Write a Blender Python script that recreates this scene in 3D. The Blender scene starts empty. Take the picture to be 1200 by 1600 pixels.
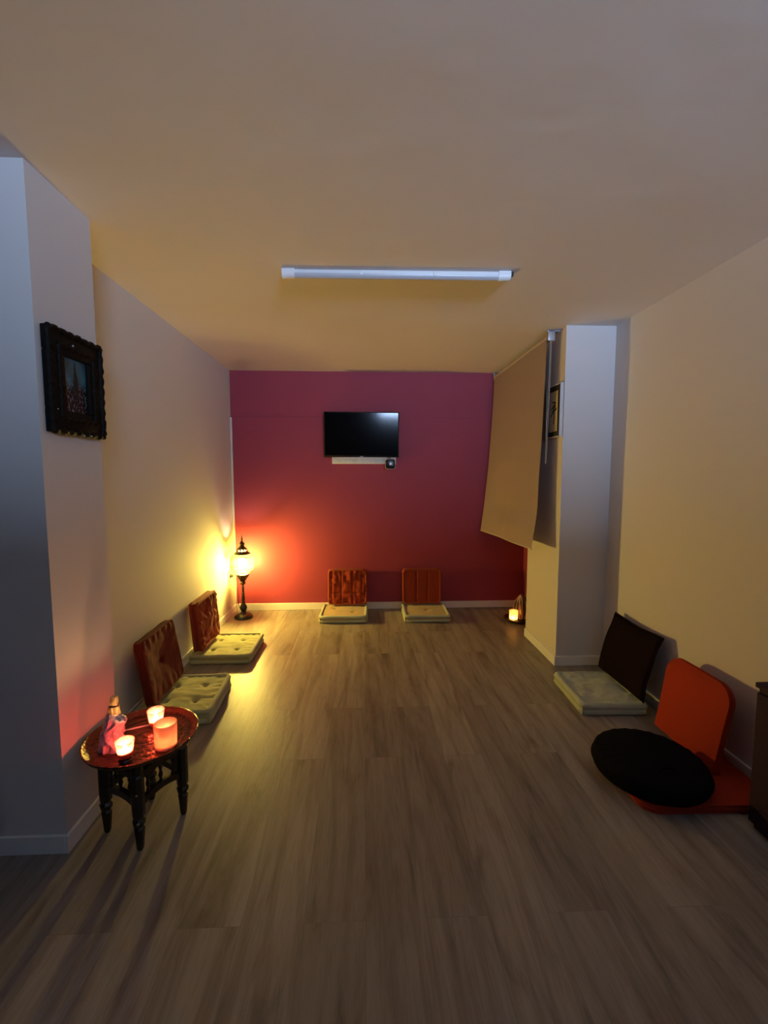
import bpy, bmesh, math, random
from mathutils import Vector, Matrix, Euler, noise

C = bpy.context.scene.collection
SC = bpy.context.scene
PI = math.pi
random.seed(7)

# ------------------------------------------------------------------ camera
CAM_H = 1.38266
f_px, yaw, pitch, roll = 688.73, 0.04489, 0.08442, 0.00036
cd = bpy.data.cameras.new('camera')
cam = bpy.data.objects.new('camera', cd)
C.objects.link(cam)
cd.sensor_fit = 'VERTICAL'
cd.sensor_height = 24.0
cd.lens = f_px / 1600 * 24.0
cd.clip_start = 0.05
cam.location = (0, 0, CAM_H)
fw = Vector((math.sin(yaw) * math.cos(pitch), math.cos(yaw) * math.cos(pitch), -math.sin(pitch)))
rt = Vector((math.cos(yaw), -math.sin(yaw), 0))
up = rt.cross(fw)
r2 = rt * math.cos(roll) + up * math.sin(roll)
u2 = -rt * math.sin(roll) + up * math.cos(roll)
cam.rotation_euler = Matrix((r2, u2, -fw)).transposed().to_euler()
SC.camera = cam

# ------------------------------------------------------------------ light
SC.view_settings.view_transform = 'Standard'
SC.view_settings.look = 'None'
SC.view_settings.exposure = 0.08
SC.view_settings.gamma = 1.0
SC.view_settings.use_curve_mapping = False
SC.cycles.use_denoising = True
SC.cycles.sample_clamp_indirect = 6.0
SC.cycles.transparent_max_bounces = 16
SC.cycles.max_bounces = 10
SC.cycles.diffuse_bounces = 6

w = bpy.data.worlds.new('night'); SC.world = w
w.use_nodes = True
w.node_tree.nodes['Background'].inputs[0].default_value = (0.35, 0.5, 1.0, 1)
w.node_tree.nodes['Background'].inputs[1].default_value = 0.01

# cool dusk light that comes in through the high window behind the camera
STREET_POWER = 1450.0
ld = bpy.data.lights.new('dusk_light', 'AREA')
ld.shape = 'RECTANGLE'; ld.size = 1.5; ld.size_y = 1.7
ld.energy = STREET_POWER
ld.color = (0.52, 0.70, 1.0)
lo = bpy.data.objects.new('dusk_light', ld); C.objects.link(lo)
lo.location = (1.05, -3.3, 1.20)
lo.rotation_euler = (PI / 2 + 0.30, 0, 0.05)

LAMP_STRENGTH = 2000.0
LAMP_RGB = (1.0, 0.74, 0.36)
CANDLE_STRENGTH = 1150.0
CANDLE_RGB = (1.0, 0.50, 0.20)

# ------------------------------------------------------------------ dimensions
D = 4.475          # back wall
XL = -1.3142       # left wall
XR = 1.7345        # right wall
PX, P0, P1 = -1.0952, 1.5630, 1.9092       # left pillar
CX, C0, C1 = 1.3851, 3.0461, 3.6428        # right column
RW = 1.6577        # recess wall behind the blind
H = 2.4
YB = -2.2          # rear wall (behind the camera)
XF = -3.2          # far left of the front part of the room

# ------------------------------------------------------------------ materials
def mat(name, col, rough=0.6, metal=0.0, spec=0.5, bump=0.0, bscale=60.0, var=0.0, vscale=8.0, sheen=0.0, bdist=0.01, coat=0.0):
    m = bpy.data.materials.new(name); m.use_nodes = True
    nt = m.node_tree; b = nt.nodes['Principled BSDF']
    b.inputs['Base Color'].default_value = (*col, 1)
    b.inputs['Roughness'].default_value = rough
    b.inputs['Metallic'].default_value = metal
    b.inputs['Specular IOR Level'].default_value = spec
    b.inputs['Sheen Weight'].default_value = sheen
    b.inputs['Coat Weight'].default_value = coat
    tc = nt.nodes.new('ShaderNodeTexCoord')
    if bump:
        n = nt.nodes.new('ShaderNodeTexNoise'); n.inputs['Scale'].default_value = bscale
        n.inputs['Detail'].default_value = 4
        nt.links.new(tc.outputs['Object'], n.inputs['Vector'])
        bp = nt.nodes.new('ShaderNodeBump'); bp.inputs['Strength'].default_value = bump
        bp.inputs['Distance'].default_value = bdist
        nt.links.new(n.outputs['Fac'], bp.inputs['Height'])
        nt.links.new(bp.outputs['Normal'], b.inputs['Normal'])
    if var:
        n2 = nt.nodes.new('ShaderNodeTexNoise'); n2.inputs['Scale'].default_value = vscale
        n2.inputs['Detail'].default_value = 5
        nt.links.new(tc.outputs['Object'], n2.inputs['Vector'])
        mx = nt.nodes.new('ShaderNodeMix'); mx.data_type = 'RGBA'
        mx.inputs['A'].default_value = (*[c * (1 - var) for c in col], 1)
        mx.inputs['B'].default_value = (*[min(1, c * (1 + var)) for c in col], 1)
        nt.links.new(n2.outputs['Fac'], mx.inputs['Factor'])
        nt.links.new(mx.outputs['Result'], b.inputs['Base Color'])
    return m

def emis(name, col, s):
    m = bpy.data.materials.new(name); m.use_nodes = True
    nt = m.node_tree; b = nt.nodes['Principled BSDF']
    b.inputs['Base Color'].default_value = (*col, 1)
    b.inputs['Emission Color'].default_value = (*col, 1)
    b.inputs['Emission Strength'].default_value = s
    return m

def glass(name, tint, scatter, k=0.35, gloss=0.06, rough=0.05):
    """thin coloured glass: clear tinted part + part that scatters the light through"""
    m = bpy.data.materials.new(name); m.use_nodes = True
    nt = m.node_tree; N = nt.nodes; L = nt.links
    N.remove(N['Principled BSDF']); out = N['Material Output']
    t = N.new('ShaderNodeBsdfTransparent'); t.inputs[0].default_value = (*tint, 1)
    s = N.new('ShaderNodeBsdfTranslucent'); s.inputs[0].default_value = (*scatter, 1)
    g = N.new('ShaderNodeBsdfGlossy'); g.inputs['Roughness'].default_value = rough
    a = N.new('ShaderNodeMixShader'); a.inputs[0].default_value = k
    b = N.new('ShaderNodeMixShader'); b.inputs[0].default_value = gloss
    d = N.new('ShaderNodeBsdfDiffuse'); d.inputs[0].default_value = (*scatter, 1)
    sd = N.new('ShaderNodeMixShader'); sd.inputs[0].default_value = 0.4
    L.new(s.outputs[0], sd.inputs[1]); L.new(d.outputs[0], sd.inputs[2])
    L.new(t.outputs[0], a.inputs[1]); L.new(sd.outputs[0], a.inputs[2])
    L.new(a.outputs[0], b.inputs[1]); L.new(g.outputs[0], b.inputs[2])
    L.new(b.outputs[0], out.inputs[0])
    return m, t, s

WHITE = (0.70, 0.665, 0.645)
M = {}
M['wall'] = mat('wall_paint', WHITE, 0.75, bump=0.12, bscale=180, bdist=0.002, spec=0.25)
M['dark'] = mat('bounce_cut_dark', (0.05, 0.05, 0.055), 0.8, bump=0.1, bscale=100, bdist=0.002)  # dark tone given to unseen surfaces to absorb bounced light
M['ceil'] = mat('ceiling_paint', (0.74, 0.69, 0.67), 0.7, bump=0.35, bscale=1.6, bdist=0.03, spec=0.25)
M['red'] = mat('red_wall_paint', (0.32, 0.045, 0.082), 0.62, bump=0.1, bscale=160, bdist=0.002, var=0.05, vscale=1.3, spec=0.35)
M['skirt'] = mat('skirting_white', (0.86, 0.85, 0.84), 0.4, bump=0.03, bscale=40)
M['trunk'] = mat('white_trunking', (0.78, 0.77, 0.75), 0.35, bump=0.03, bscale=30)
M['seat'] = mat('sage_velour', (0.47, 0.46, 0.19), 0.9, bump=0.5, bscale=240, bdist=0.003, var=0.13, vscale=14, sheen=0.35, spec=0.15)
M['mint'] = mat('pale_mint_velour', (0.47, 0.52, 0.38), 0.95, bump=0.8, bscale=150, bdist=0.004, var=0.15, vscale=18, sheen=0.4, spec=0.1)
M['tan'] = mat('tan_velour', (0.46, 0.33, 0.15), 0.9, bump=0.5, bscale=240, bdist=0.003, var=0.2, vscale=16, sheen=0.3, spec=0.15)
M['seatpipe'] = mat('sage_velour_edge', (0.46,0.46,0.26), 0.9, bump=0.4, bscale=200, bdist=0.003, sheen=0.3, spec=0.15)
M['rust'] = mat('rust_velour', (0.26, 0.034, 0.013), 0.88, bump=0.4, bscale=220, bdist=0.003, var=0.16, vscale=13, sheen=0.15, spec=0.15)
M['rustpipe'] = mat('rust_velour_edge', (0.30,0.05,0.018), 0.88, bump=0.4, bscale=220, bdist=0.003, sheen=0.15, spec=0.15)
M['dimrust'] = mat('dim_lit_rust_velour', (0.14, 0.016, 0.008), 0.88, bump=0.4, bscale=220, bdist=0.003, var=0.07, vscale=9, sheen=0.1, spec=0.15)  # rust copy darkened for the dim grazing lamplight
M['plum'] = mat('dark_plum_cloth', (0.007, 0.002, 0.003), 0.92, bump=0.3, bscale=260, bdist=0.002, spec=0.1)
M['orange'] = mat('orange_canvas', (0.34, 0.030, 0.010), 0.85, bump=0.3, bscale=300, bdist=0.002, var=0.07, vscale=10, spec=0.2)
M['orangeseam'] = mat('orange_canvas_seam', (0.30, 0.025, 0.008), 0.85, bump=0.3, bscale=300, bdist=0.002, spec=0.2)
M['black'] = mat('black_cotton', (0.006, 0.006, 0.007), 0.95, bump=0.3, bscale=250, bdist=0.002, spec=0.05)
M['button'] = mat('button_cloth', (0.22, 0.20, 0.09), 0.8, bump=0.2, bscale=100)
M['rustbutton'] = mat('rust_button_cloth', (0.20, 0.025, 0.012), 0.8, bump=0.2, bscale=100)
M['iron'] = mat('dark_bronze', (0.055, 0.040, 0.022), 0.38, metal=0.75, bump=0.5, bscale=120, bdist=0.002)
M['ironbase'] = mat('black_bronze', (0.018, 0.014, 0.011), 0.35, metal=0.4, bump=0.2, bscale=90, bdist=0.002)
M['ebony'] = mat('ebonised_wood', (0.012, 0.008, 0.006), 0.35, bump=0.2, bscale=80, bdist=0.002)
M['inlay'] = mat('pearl_inlay', (0.55, 0.55, 0.5), 0.25, bump=0.05, bscale=60)
M['tvblack'] = mat('gloss_black_screen', (0.003, 0.003, 0.004), 0.10, spec=0.2, bump=0.01, bscale=10, bdist=0.0005)
M['tvbezel'] = mat('black_plastic', (0.010, 0.010, 0.012), 0.22, bump=0.05, bscale=300, bdist=0.0005)
M['silver'] = mat('silver_print', (0.55, 0.56, 0.58), 0.4, metal=0.4, bump=0.02, bscale=60)
M['whiteplastic'] = mat('white_plastic', (0.80, 0.80, 0.80), 0.35, bump=0.02, bscale=60)
M['diffuser'] = mat('frosted_tube', (0.50, 0.50, 0.53), 0.3, bump=0.02, bscale=60)
M['blackplastic'] = mat('matt_black_plastic', (0.014, 0.013, 0.012), 0.5, bump=0.05, bscale=200, bdist=0.001)
M['brownpicture'] = mat('carved_dark_wood', (0.005, 0.0035, 0.003), 0.6, spec=0.15, bump=0.7, bscale=55, bdist=0.004, var=0.5, vscale=40)
M['cream'] = mat('cream_paper', (0.72, 0.62, 0.44), 0.8, bump=0.05, bscale=90, var=0.05, vscale=30)
M['ink'] = mat('black_ink', (0.008, 0.007, 0.007), 0.6, bump=0.1, bscale=100)
M['framewhite'] = mat('pale_frame_paint', (0.66, 0.63, 0.58), 0.45, bump=0.05, bscale=70)
M['cable'] = mat('pale_cable', (0.55, 0.48, 0.36), 0.5, bump=0.02, bscale=60)
M['wax'] = mat('candle_wax', (0.8, 0.6, 0.45), 0.5, bump=0.05, bscale=60)
M['wick'] = mat('burnt_wick', (0.01, 0.01, 0.01), 0.9, bump=0.1, bscale=60)
M['gold'] = mat('gold_foil', (0.80, 0.55, 0.25), 0.35, metal=0.35, bump=0.8, bscale=70, bdist=0.004)
M['paper'] = mat('white_paper', (0.7, 0.68, 0.66), 0.7, bump=0.2, bscale=60)
M['darkwood'] = mat('dark_carved_wood', (0.035, 0.012, 0.008), 0.3, bump=0.25, bscale=50, bdist=0.003, var=0.3, vscale=30)
M['rib'] = mat('pale_rib', (0.42, 0.27, 0.20), 0.5, bump=0.1, bscale=60)
M['cabinet'] = mat('dark_violet_board', (0.030, 0.018, 0.036), 0.7, spec=0.1, bump=0.15, bscale=60, var=0.1)
M['windowframe'] = mat('window_frame_paint', (0.6, 0.6, 0.6), 0.5, bump=0.03, bscale=60)
M['blindtube'] = mat('blind_tube_beige', (0.56, 0.47, 0.40), 0.5, bump=0.05, bscale=80)
M['grey'] = mat('grey_steel', (0.40, 0.41, 0.44), 0.4, metal=0.3, bump=0.03, bscale=60)

# emitting things: bulb, flames
M['bulb'] = emis('lit_bulb', LAMP_RGB, LAMP_STRENGTH)
M['flame'] = emis('candle_flame', CANDLE_RGB, CANDLE_STRENGTH)
M['recessflame'] = emis('recess_candle_flame', (1.0, 0.66, 0.28), CANDLE_STRENGTH * 3.0)
M['smallflame'] = emis('tealight_flame', (1.0, 0.6, 0.22), CANDLE_STRENGTH * 0.9)

# blind fabric (lets a little light through)
def blind_mat():
    m = mat('blind_fabric', (0.43, 0.35, 0.325), 0.38, bump=0.12, bscale=350, bdist=0.001, spec=0.3)
    nt = m.node_tree; b = nt.nodes['Principled BSDF']; out = nt.nodes['Material Output']
    tr = nt.nodes.new('ShaderNodeBsdfTranslucent'); tr.inputs[0].default_value = (0.46, 0.36, 0.29, 1)
    mx = nt.nodes.new('ShaderNodeMixShader'); mx.inputs[0].default_value = 0.18
    nt.links.new(b.outputs[0], mx.inputs[1]); nt.links.new(tr.outputs[0], mx.inputs[2])
    nt.links.new(mx.outputs[0], out.inputs[0])
    return m
M['blind'] = blind_mat()

# floor: grey-brown oak laminate
def floor_mat():
    m = bpy.data.materials.new('oak_laminate'); m.use_nodes = True
    nt = m.node_tree; N = nt.nodes; L = nt.links; b = N['Principled BSDF']
    tc = N.new('ShaderNodeTexCoord')
    sep = N.new('ShaderNodeSeparateXYZ'); L.new(tc.outputs['Object'], sep.inputs[0])
    cmb = N.new('ShaderNodeCombineXYZ')
    L.new(sep.outputs['Y'], cmb.inputs['X']); L.new(sep.outputs['X'], cmb.inputs['Y'])
    br = N.new('ShaderNodeTexBrick')
    br.offset = 0.37; br.squash = 1.0
    br.inputs['Scale'].default_value = 1.0
    br.inputs['Mortar Size'].default_value = 0.0009
    br.inputs['Mortar Smooth'].default_value = 0.1
    br.inputs['Bias'].default_value = 0.0
    br.inputs['Brick Width'].default_value = 1.26
    br.inputs['Row Height'].default_value = 0.192
    br.inputs['Color1'].default_value = (0.0, 0.0, 0.0, 1)
    br.inputs['Color2'].default_value = (1.0, 1.0, 1.0, 1)
    br.inputs['Mortar'].default_value = (0.5, 0.5, 0.5, 1)
    L.new(cmb.outputs[0], br.inputs['Vector'])
    # every plank shifts the grain
    sc = N.new('ShaderNodeVectorMath'); sc.operation = 'SCALE'; sc.inputs['Scale'].default_value = 7.0
    L.new(br.outputs['Color'], sc.inputs[0])
    ad = N.new('ShaderNodeVectorMath'); ad.operation = 'ADD'
    L.new(tc.outputs['Object'], ad.inputs[0]); L.new(sc.outputs[0], ad.inputs[1])
    mp = N.new('ShaderNodeMapping'); mp.inputs['Scale'].default_value = (6.5, 0.9, 1.0)
    L.new(ad.outputs[0], mp.inputs['Vector'])
    n1 = N.new('ShaderNodeTexNoise'); n1.inputs['Scale'].default_value = 1.6; n1.inputs['Detail'].default_value = 8
    n1.inputs['Roughness'].default_value = 0.62; n1.inputs['Distortion'].default_value = 1.1
    L.new(mp.outputs[0], n1.inputs['Vector'])
    mp2 = N.new('ShaderNodeMapping'); mp2.inputs['Scale'].default_value = (40.0, 2.6, 1.0)
    L.new(ad.outputs[0], mp2.inputs['Vector'])
    n2 = N.new('ShaderNodeTexNoise'); n2.inputs['Scale'].default_value = 2.0; n2.inputs['Detail'].default_value = 6
    n2.inputs['Distortion'].default_value = 1.6
    L.new(mp2.outputs[0], n2.inputs['Vector'])
    # cathedral grain lines
    wv = N.new('ShaderNodeTexWave'); wv.wave_type = 'RINGS'; wv.rings_direction = 'Z'
    wv.inputs['Scale'].default_value = 0.45; wv.inputs['Distortion'].default_value = 11.0
    wv.inputs['Detail'].default_value = 3; wv.inputs['Detail Scale'].default_value = 1.4
    L.new(mp.outputs[0], wv.inputs['Vector'])
    ramp = N.new('ShaderNodeValToRGB')
    e = ramp.color_ramp.elements
    e[0].position = 0.30; e[0].color = (0.165, 0.138, 0.118, 1)
    e[1].position = 0.62; e[1].color = (0.355, 0.315, 0.275, 1)
    x = ramp.color_ramp.elements.new(0.46); x.color = (0.300, 0.262, 0.228, 1)
    L.new(n1.outputs['Fac'], ramp.inputs[0])
    m1 = N.new('ShaderNodeMix'); m1.data_type = 'RGBA'; m1.blend_type = 'MULTIPLY'; m1.inputs['Factor'].default_value = 0.75
    r2 = N.new('ShaderNodeValToRGB'); r2.color_ramp.elements[0].position = 0.34; r2.color_ramp.elements[0].color = (0.80, 0.785, 0.77, 1)
    r2.color_ramp.elements[1].position = 0.56; r2.color_ramp.elements[1].color = (1, 1, 1, 1)
    L.new(n2.outputs['Fac'], r2.inputs[0])
    L.new(ramp.outputs[0], m1.inputs['A']); L.new(r2.outputs[0], m1.inputs['B'])
    m2 = N.new('ShaderNodeMix'); m2.data_type = 'RGBA'; m2.blend_type = 'MULTIPLY'; m2.inputs['Factor'].default_value = 0.30
    r3 = N.new('ShaderNodeValToRGB'); r3.color_ramp.elements[0].position = 0.05; r3.color_ramp.elements[0].color = (0.45, 0.40, 0.36, 1)
    r3.color_ramp.elements[1].position = 0.35; r3.color_ramp.elements[1].color = (1, 1, 1, 1)
    L.new(wv.outputs['Fac'], r3.inputs[0])
    L.new(m1.outputs['Result'], m2.inputs['A']); L.new(r3.outputs[0], m2.inputs['B'])
    # plank to plank tone
    m3 = N.new('ShaderNodeMix'); m3.data_type = 'RGBA'; m3.blend_type = 'MULTIPLY'; m3.inputs['Factor'].default_value = 1.0
    r4 = N.new('ShaderNodeValToRGB'); r4.color_ramp.elements[0].color = (0.80, 0.78, 0.77, 1); r4.color_ramp.elements[1].color = (1.12, 1.1, 1.08, 1)
    L.new(br.outputs['Color'], r4.inputs[0])
    L.new(m2.outputs['Result'], m3.inputs['A']); L.new(r4.outputs[0], m3.inputs['B'])
    m4 = N.new('ShaderNodeMix'); m4.data_type = 'RGBA'; m4.blend_type = 'MIX'
    m4.inputs['B'].default_value = (0.19, 0.16, 0.135, 1)
    L.new(br.outputs['Fac'], m4.inputs['Factor']); L.new(m3.outputs['Result'], m4.inputs['A'])
    L.new(m4.outputs['Result'], b.inputs['Base Color'])
    b.inputs['Roughness'].default_value = 0.42
    b.inputs['Specular IOR Level'].default_value = 0.4
    bp = N.new('ShaderNodeBump'); bp.inputs['Strength'].default_value = 0.35; bp.inputs['Distance'].default_value = 0.002
    L.new(n2.outputs['Fac'], bp.inputs['Height']); L.new(bp.outputs['Normal'], b.inputs['Normal'])
    return m
M['floor'] = floor_mat()

# lamp globe mosaic, glass darkened toward both walls to dim their hot spots
def mosaic_mat():
    m, t, s = glass('mosaic_glass', (1, 0.85, 0.4), (0.10, 0.08, 0.03), k=0.30, gloss=0.05)
    nt = m.node_tree; N = nt.nodes; L = nt.links
    tc = N.new('ShaderNodeTexCoord')
    v = N.new('ShaderNodeTexVoronoi'); v.inputs['Scale'].default_value = 26.0
    L.new(tc.outputs['Object'], v.inputs['Vector'])
    ve = N.new('ShaderNodeTexVoronoi'); ve.feature = 'DISTANCE_TO_EDGE'; ve.inputs['Scale'].default_value = 26.0
    L.new(tc.outputs['Object'], ve.inputs['Vector'])
    sp = N.new('ShaderNodeSeparateColor'); L.new(v.outputs['Color'], sp.inputs[0])
    sx = N.new('ShaderNodeSeparateXYZ'); L.new(tc.outputs['Object'], sx.inputs[0])
    mr = N.new('ShaderNodeMapRange'); mr.inputs['From Min'].default_value = -0.07; mr.inputs['From Max'].default_value = 0.07
    L.new(sx.outputs['Y'], mr.inputs['Value'])
    ml = N.new('ShaderNodeMapRange'); ml.inputs['From Min'].default_value = -0.03; ml.inputs['From Max'].default_value = -0.085
    L.new(sx.outputs['X'], ml.inputs['Value'])
    ca = N.new('ShaderNodeMix'); ca.data_type = 'RGBA'
    ca.inputs['A'].default_value = (0.95, 1.0, 0.35, 1); ca.inputs['B'].default_value = (0.50, 0.40, 0.13, 1)
    L.new(mr.outputs[0], ca.inputs['Factor'])
    cl = N.new('ShaderNodeMix'); cl.data_type = 'RGBA'; cl.inputs['B'].default_value = (0.20, 0.23, 0.012, 1)
    L.new(ml.outputs[0], cl.inputs['Factor']); L.new(ca.outputs['Result'], cl.inputs['A'])
    cb = N.new('ShaderNodeMix'); cb.data_type = 'RGBA'; cb.inputs['B'].default_value = (1.0, 0.88, 0.45, 1)
    L.new(cl.outputs['Result'], cb.inputs['A'])
    gt = N.new('ShaderNodeMath'); gt.operation = 'GREATER_THAN'; gt.inputs[1].default_value = 0.72
    L.new(sp.outputs[0], gt.inputs[0])
    gm = N.new('ShaderNodeMath'); gm.operation = 'MULTIPLY'; gm.inputs[1].default_value = 0.3
    L.new(gt.outputs[0], gm.inputs[0]); L.new(gm.outputs[0], cb.inputs['Factor'])
    lead = N.new('ShaderNodeMath'); lead.operation = 'LESS_THAN'; lead.inputs[1].default_value = 0.035
    L.new(ve.outputs[0], lead.inputs[0])
    cc = N.new('ShaderNodeMix'); cc.data_type = 'RGBA'; cc.inputs['B'].default_value = (0.35, 0.22, 0.05, 1)
    L.new(lead.outputs[0], cc.inputs['Factor']); L.new(cb.outputs['Result'], cc.inputs['A'])
    L.new(cc.outputs['Result'], t.inputs[0])
    dk = N.new('ShaderNodeMix'); dk.data_type = 'RGBA'; dk.blend_type = 'MULTIPLY'; dk.inputs['Factor'].default_value = 1.0
    dk.inputs['B'].default_value = (0.20, 0.17, 0.10, 1)
    L.new(cc.outputs['Result'], dk.inputs['A']); L.new(dk.outputs['Result'], s.inputs[0])
    return m
M['mosaic'] = mosaic_mat()
M['redglass'] = glass('ruby_glass', (1.0, 0.40, 0.42), (1.0, 0.46, 0.44), k=0.4)[0]
M['frostglass'] = glass('frosted_peach_glass', (1.0, 0.60, 0.46), (1.0, 0.60, 0.46), k=0.94, rough=0.35)[0]
M['milkglass'] = glass('milky_glass', (1.0, 0.8, 0.5), (1.0, 0.80, 0.45), k=0.8, rough=0.3)[0]
M['windowglass'] = glass('window_glass', (0.95, 0.97, 1.0), (0.9, 0.95, 1.0), k=0.02)[0]
M['clearfilm'] = glass('clear_film', (0.9, 0.9, 0.9), (0.9, 0.9, 0.9), k=0.3, gloss=0.15)[0]

def crystal_mat():
    m = mat('pink_crinkled_wrap', (0.52, 0.44, 0.54), 0.3, bump=1.0, bscale=38, bdist=0.012, var=0.35, vscale=45)
    nt = m.node_tree; b = nt.nodes['Principled BSDF']
    b.inputs['Subsurface Weight'].default_value = 0.3
    b.inputs['Subsurface Radius'].default_value = (0.02, 0.01, 0.01)
    return m
M['wrap'] = crystal_mat()

def tray_mat():
    m = bpy.data.materials.new('engraved_copper_tray'); m.use_nodes = True
    nt = m.node_tree; N = nt.nodes; L = nt.links; b = N['Principled BSDF']
    b.inputs['Metallic'].default_value = 0.55; b.inputs['Roughness'].default_value = 0.34
    tc = N.new('ShaderNodeTexCoord')
    wv = N.new('ShaderNodeTexWave'); wv.wave_type = 'RINGS'; wv.rings_direction = 'Z'; wv.inputs['Scale'].default_value = 9.0
    wv.inputs['Distortion'].default_value = 2.5; wv.inputs['Detail'].default_value = 3; wv.inputs['Detail Scale'].default_value = 6
    L.new(tc.outputs['Object'], wv.inputs['Vector'])
    v = N.new('ShaderNodeTexVoronoi'); v.inputs['Scale'].default_value = 60; L.new(tc.outputs['Object'], v.inputs['Vector'])
    mx = N.new('ShaderNodeMath'); mx.operation = 'ADD'
    L.new(wv.outputs['Fac'], mx.inputs[0]); L.new(v.outputs['Distance'], mx.inputs[1])
    r = N.new('ShaderNodeValToRGB')
    r.color_ramp.elements[0].position = 0.3; r.color_ramp.elements[0].color = (0.022, 0.006, 0.003, 1)
    r.color_ramp.elements[1].position = 1.0; r.color_ramp.elements[1].color = (0.10, 0.045, 0.022, 1)
    L.new(mx.outputs[0], r.inputs[0]); L.new(r.outputs[0], b.inputs['Base Color'])
    bp = N.new('ShaderNodeBump'); bp.inputs['Strength'].default_value = 0.8; bp.inputs['Distance'].default_value = 0.003
    L.new(mx.outputs[0], bp.inputs['Height']); L.new(bp.outputs['Normal'], b.inputs['Normal'])
    return m
M['tray'] = tray_mat()

def scene_picture_mat():
    """teal dusk above, pale rubble below (local z runs up the picture, centred at 0)"""
    m = bpy.data.materials.new('dusk_picture'); m.use_nodes = True
    nt = m.node_tree; N = nt.nodes; L = nt.links; b = N['Principled BSDF']
    b.inputs['Roughness'].default_value = 0.25
    tc = N.new('ShaderNodeTexCoord'); sp = N.new('ShaderNodeSeparateXYZ'); L.new(tc.outputs['Object'], sp.inputs[0])
    n = N.new('ShaderNodeTexNoise'); n.inputs['Scale'].default_value = 12; n.inputs['Detail'].default_value = 6; L.new(tc.outputs['Object'], n.inputs['Vector'])
    sk = N.new('ShaderNodeValToRGB'); sk.color_ramp.elements[0].position = 0.35; sk.color_ramp.elements[0].color = (0.008, 0.05, 0.07, 1)
    sk.color_ramp.elements[1].position = 0.7; sk.color_ramp.elements[1].color = (0.05, 0.19, 0.25, 1)
    L.new(n.outputs['Fac'], sk.inputs[0])
    n2 = N.new('ShaderNodeTexNoise'); n2.inputs['Scale'].default_value = 90; n2.inputs['Detail'].default_value = 6; L.new(tc.outputs['Object'], n2.inputs['Vector'])
    gr = N.new('ShaderNodeValToRGB'); gr.color_ramp.elements[0].position = 0.52; gr.color_ramp.elements[0].color = (0.006, 0.008, 0.008, 1)
    gr.color_ramp.elements[1].position = 0.72; gr.color_ramp.elements[1].color = (0.30, 0.33, 0.32, 1)
    L.new(n2.outputs['Fac'], gr.inputs[0])
    n3 = N.new('ShaderNodeMath'); n3.operation = 'MULTIPLY_ADD'; n3.inputs[1].default_value = 0.06; n3.inputs[2].default_value = -0.035
    L.new(n.outputs['Fac'], n3.inputs[0])
    ad = N.new('ShaderNodeMath'); ad.operation = 'ADD'; L.new(sp.outputs['Z'], ad.inputs[0]); L.new(n3.outputs[0], ad.inputs[1])
    mr = N.new('ShaderNodeMapRange'); mr.inputs['From Min'].default_value = -0.02; mr.inputs['From Max'].default_value = 0.02
    L.new(ad.outputs[0], mr.inputs['Value'])
    mx = N.new('ShaderNodeMix'); mx.data_type = 'RGBA'
    L.new(mr.outputs[0], mx.inputs['Factor']); L.new(gr.outputs[0], mx.inputs['A']); L.new(sk.outputs[0], mx.inputs['B'])
    L.new(mx.outputs['Result'], b.inputs['Base Color'])
    return m
M['dusk'] = scene_picture_mat()

# ------------------------------------------------------------------ mesh helpers
def box(bm, lo, hi, bev=0.0, seg=2):
    lo = Vector(lo); hi = Vector(hi); c = (lo + hi) / 2; s = hi - lo
    r = bmesh.ops.create_cube(bm, size=1.0)
    vs = r['verts']
    for v in vs:
        v.co = Vector((v.co.x * s.x, v.co.y * s.y, v.co.z * s.z)) + c
    if bev > 0:
        es = list({e for v in vs for e in v.link_edges})
        bmesh.ops.bevel(bm, geom=es, offset=bev, segments=seg, profile=0.5, affect='EDGES', clamp_overlap=True)

def lathe(bm, prof, n=32, at=(0, 0, 0), closed=False):
    """prof: list of (r, z)"""
    at = Vector(at); rings = []
    for r, z in prof:
        if r < 1e-6:
            rings.append([bm.verts.new(at + Vector((0, 0, z)))])
        else:
            rings.append([bm.verts.new(at + Vector((r * math.cos(2 * PI * i / n), r * math.sin(2 * PI * i / n), z))) for i in range(n)])
    pairs = list(zip(rings, rings[1:]))
    if closed:
        pairs.append((rings[-1], rings[0]))
    for a, b in pairs:
        for i in range(n):
            j = (i + 1) % n
            if len(a) == 1 and len(b) == 1: continue
            if len(a) == 1: bm.faces.new((a[0], b[j], b[i]))
            elif len(b) == 1: bm.faces.new((a[i], a[j], b[0]))
            else: bm.faces.new((a[i], a[j], b[j], b[i]))

def tube(bm, pts, r, n=8, loop=False, cap=True):
    pts = [Vector(p) for p in pts]; N = len(pts)
    rr = r if isinstance(r, (list, tuple)) else [r] * N
    prev = None; rings = []
    for i, p in enumerate(pts):
        if loop: t = pts[(i + 1) % N] - pts[i - 1]
        else: t = pts[min(i + 1, N - 1)] - pts[max(i - 1, 0)]
        t.normalize()
        if prev is None:
            a = Vector((0, 0, 1)) if abs(t.z) < 0.9 else Vector((1, 0, 0))
            u = t.cross(a).normalized()
        else:
            u = (prev - t * prev.dot(t)).normalized()
        prev = u; v = t.cross(u)
        rings.append([bm.verts.new(p + (u * math.cos(2 * PI * k / n) + v * math.sin(2 * PI * k / n)) * rr[i]) for k in range(n)])
    m = N if loop else N - 1
    for i in range(m):
        a, b = rings[i], rings[(i + 1) % N]
        for k in range(n):
            bm.faces.new((a[k], a[(k + 1) % n], b[(k + 1) % n], b[k]))
    if not loop and cap:
        bm.faces.new(rings[0][::-1]); bm.faces.new(rings[-1])

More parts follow.
